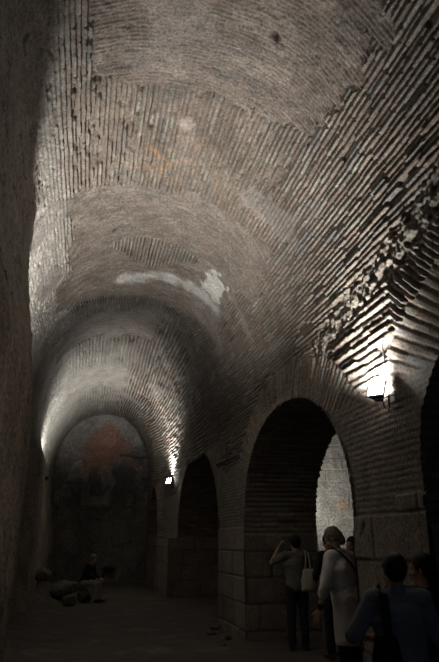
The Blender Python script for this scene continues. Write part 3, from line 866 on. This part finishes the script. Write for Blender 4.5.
# --- near figure in a pale blue shirt, seen from behind
def blue_person(t, J):
    b, hp, hr = body(t, J, mrot(R(-4), R(6)), .6, fullness=1.12)
    hair(b, hp, hr, M_HAIRD, .0, .010)
    bm = bmesh.new(); torso_cloth(bm, J, .022, f=1.12); sleeve(bm, J, 'L', 1.15, .020); sleeve(bm, J, 'R', 1.15, .020)
    sh = fused('shirt', bm, M_BLUE, t, .008, 4, wrinkle=.011, seed=10, cut=[((0, 0, .80), (0, 0, -1))])
    bm = bmesh.new(); cap(bm, J['neck'] + Vector((0, -.012, -.015)), J['neck'] + Vector((0, -.008, .035)), .072, .066, 20)
    fused('collar', bm, M_BLUE, sh, .007, 2, cut=[(J['neck'] + Vector((0, 0, .052)), (0, 0, 1))])
    bm = bmesh.new(); trousers(bm, J, .014, 1.1); fused('trousers', bm, M_DARKT, t, .009, 4, wrinkle=.006, seed=11)
    shoes(t, J)
Jb = joints(.05, elL=(-.34, .02, 1.15), wrL=(-.18, .20, 1.10), elR=(.27, .04, 1.12), wrR=(.12, .25, 1.12))
LB = (2.08, 4.0, floor_z(2.08, 4.0))
pb_ = person('near person in pale blue shirt with dark hair, seen from behind', LB, R(-14), 1.53, Jb, blue_person)
bag('black bag with wide strap over left shoulder of the near blue shirt', pb_, (-.16, -.205, 1.0), (.20, .09, .34), M_BLACK,
    [[(-.14, -.205, 1.15), (-.135, -.165, 1.30), (-.13, -.10, 1.425), (-.13, -.0, 1.475), (-.135, .09, 1.43), (-.14, .15, 1.30)]], .065)

# --- second near figure, dark, beside it
def dark2(t, J):
    b, hp, hr = body(t, J, mrot(R(62), R(8)), .5)
    hair(b, hp, hr, M_HAIRD, .05, .015)
    bm = bmesh.new(); torso_cloth(bm, J, .018); sleeve(bm, J, 'L', 1.8); sleeve(bm, J, 'R', 1.8)
    fused('jacket', bm, M_BLACK, t, .009, 4, wrinkle=.008, seed=12, cut=[((0, 0, .80), (0, 0, -1))])
    bm = bmesh.new(); trousers(bm, J, .013); fused('trousers', bm, M_DARKT, t, .010, 4)
    shoes(t, J)
LK = (2.52, 4.42, floor_z(2.52, 4.42))
person('dark haired person in dark clothes beside the near blue shirt, face turned left', LK, R(-5), 1.50, joints(.04), dark2)

# --- far seated figure
def seated(t, J):
    b, hp, hr = body(t, J, mrot(0, R(22)), .6, palm={'L': Vector((0, 0, -1)), 'R': Vector((0, 0, -1)), 'tL': Vector((1, 0, 0)), 'tR': Vector((-1, 0, 0))})
    hair(b, hp, hr, M_HAIRL, .0, .020)
    bm = bmesh.new(); torso_cloth(bm, J, .018); sleeve(bm, J, 'L', 1.8); sleeve(bm, J, 'R', 1.8)
    fused('jacket', bm, M_BLACK, t, .010, 4, wrinkle=.008, seed=14)
    bm = bmesh.new(); trousers(bm, J, .014); fused('trousers', bm, M_KHAKI, t, .010, 4, wrinkle=.006, seed=15)
    shoes(t, J)
Js = joints(0, pelvis=(0, -.02, .53), waist=(0, .03, .67), chest=(0, .10, .85), neck=(0, .19, 1.02), head=(0, .25, 1.165),
            shL=(-.175, .17, .98), shR=(.175, .17, .98), elL=(-.23, .24, .70), elR=(.23, .24, .70), wrL=(-.13, .44, .64), wrR=(.13, .44, .64),
            hipL=(-.09, 0, .51), hipR=(.09, 0, .51), knL=(-.12, .43, .50), knR=(.12, .43, .50), anL=(-.12, .45, .085), anR=(.12, .45, .085))
LS = (.14, 18.5, floor_z(.14, 18.5))
person('distant person in dark jacket and pale trousers sitting on a rock', LS, R(-118), 1.62, Js, seated)

# ------------------------------------------------------------------ rocks
M_ROCK = simple_mat('dusty_stone', (.12, .108, .092), .9, 9, .3, .6, dist=.02)
def rock(x, y, s, seed, label, group=None, name='rock', zt=None):
    bm = bmesh.new(); bmesh.ops.create_icosphere(bm, subdivisions=4, radius=1.0)
    for v in bm.verts:
        p = v.co.copy(); n = mnoise.noise(p * 1.2 + Vector((seed * 3.3, 0, 0))) * .35 + mnoise.noise(p * 3 + Vector((0, seed * 1.7, 0))) * .12 + mnoise.noise(p * 9 + Vector((seed, 1, 0))) * .03
        p *= 1 + n
        for k in range(5):       # faceted faces
            d = Vector((math.sin(seed * 1.3 + k * 2.1), math.cos(seed * 2.1 + k * 1.7), math.sin(k * 1.1 + seed) * .8)).normalized()
            q = p.dot(d) - .82
            if q > 0: p -= d * q * .85
        v.co = Vector((p.x * s[0], p.y * s[1], p.z * s[2]))
    zmin = min(v.co.z for v in bm.verts)
    for v in bm.verts: v.co.z -= zmin
    me_o = link_bm(name, bm, M_ROCK, None, True)
    me_o.location = (x, y, floor_z(x, y) - .02 if zt is None else zt); me_o.rotation_euler = (0, 0, seed)
    tag(me_o, label, 'rock', group)
    return me_o
rock(.15, 18.5, (.20, .20, .185), 1.0, 'rock used as a seat under the distant sitting person')
rock(-.22, 17.55, (.19, .17, .15), 2.0, 'pale boulder lying alone in front of the left rock heap')
rock(-.42, 19.2, (.40, .28, .20), 3.0, 'long pale block on top of the rock heap by the left wall')
rock(-.52, 18.4, (.26, .24, .17), 4.0, 'low rounded rock in front of the long pale block')
rock(-1.02, 18.9, (.18, .25, .18), 5.0, 'rock against the foot of the left wall beside the heap')
rock(.78, 18.9, (.045, .04, .035), 6.0, 'small pale stone on the floor right of the sitting person')
for k, (x, y, s) in enumerate(((2.55, 11.2, .09), (2.42, 11.9, .07), (2.62, 12.5, .10), (2.35, 10.6, .05))):
    rock(x, y, (s * 1.3, s, s * .6), 8.0 + k, ['flat stone at the near corner of the middle pier foot', 'second small stone along the foot of the middle pier',
         'largest stone by the foot of the middle pier, farthest along it', 'smallest pebble on the floor in front of the middle pier'][k], 'stones at the pier foot')

# ------------------------------------------------------------------ added fill: faint bluish world light through the open rear end
w = bpy.data.worlds.new('World'); scene.world = w; w.use_nodes = True
w.node_tree.nodes['Background'].inputs[0].default_value = (.62, .78, 1.0, 1)
w.node_tree.nodes['Background'].inputs[1].default_value = .10

# ------------------------------------------------------------------ camera
cam = bpy.data.cameras.new('camera'); co = bpy.data.objects.new('camera', cam); col.objects.link(co)
co.location = (0, 0, 1.6); co.rotation_euler = (R(90 + 19.29), 0, R(-12.205))
cam.sensor_fit = 'HORIZONTAL'; cam.sensor_width = 36; cam.lens = 36 * 600 / 439; cam.clip_start = .05
scene.camera = co
vs = scene.view_settings
scene.display_settings.display_device = 'sRGB'
vs.view_transform = 'Standard'; vs.look = 'None'; vs.gamma = 1; vs.use_curve_mapping = False; vs.exposure = 0.0
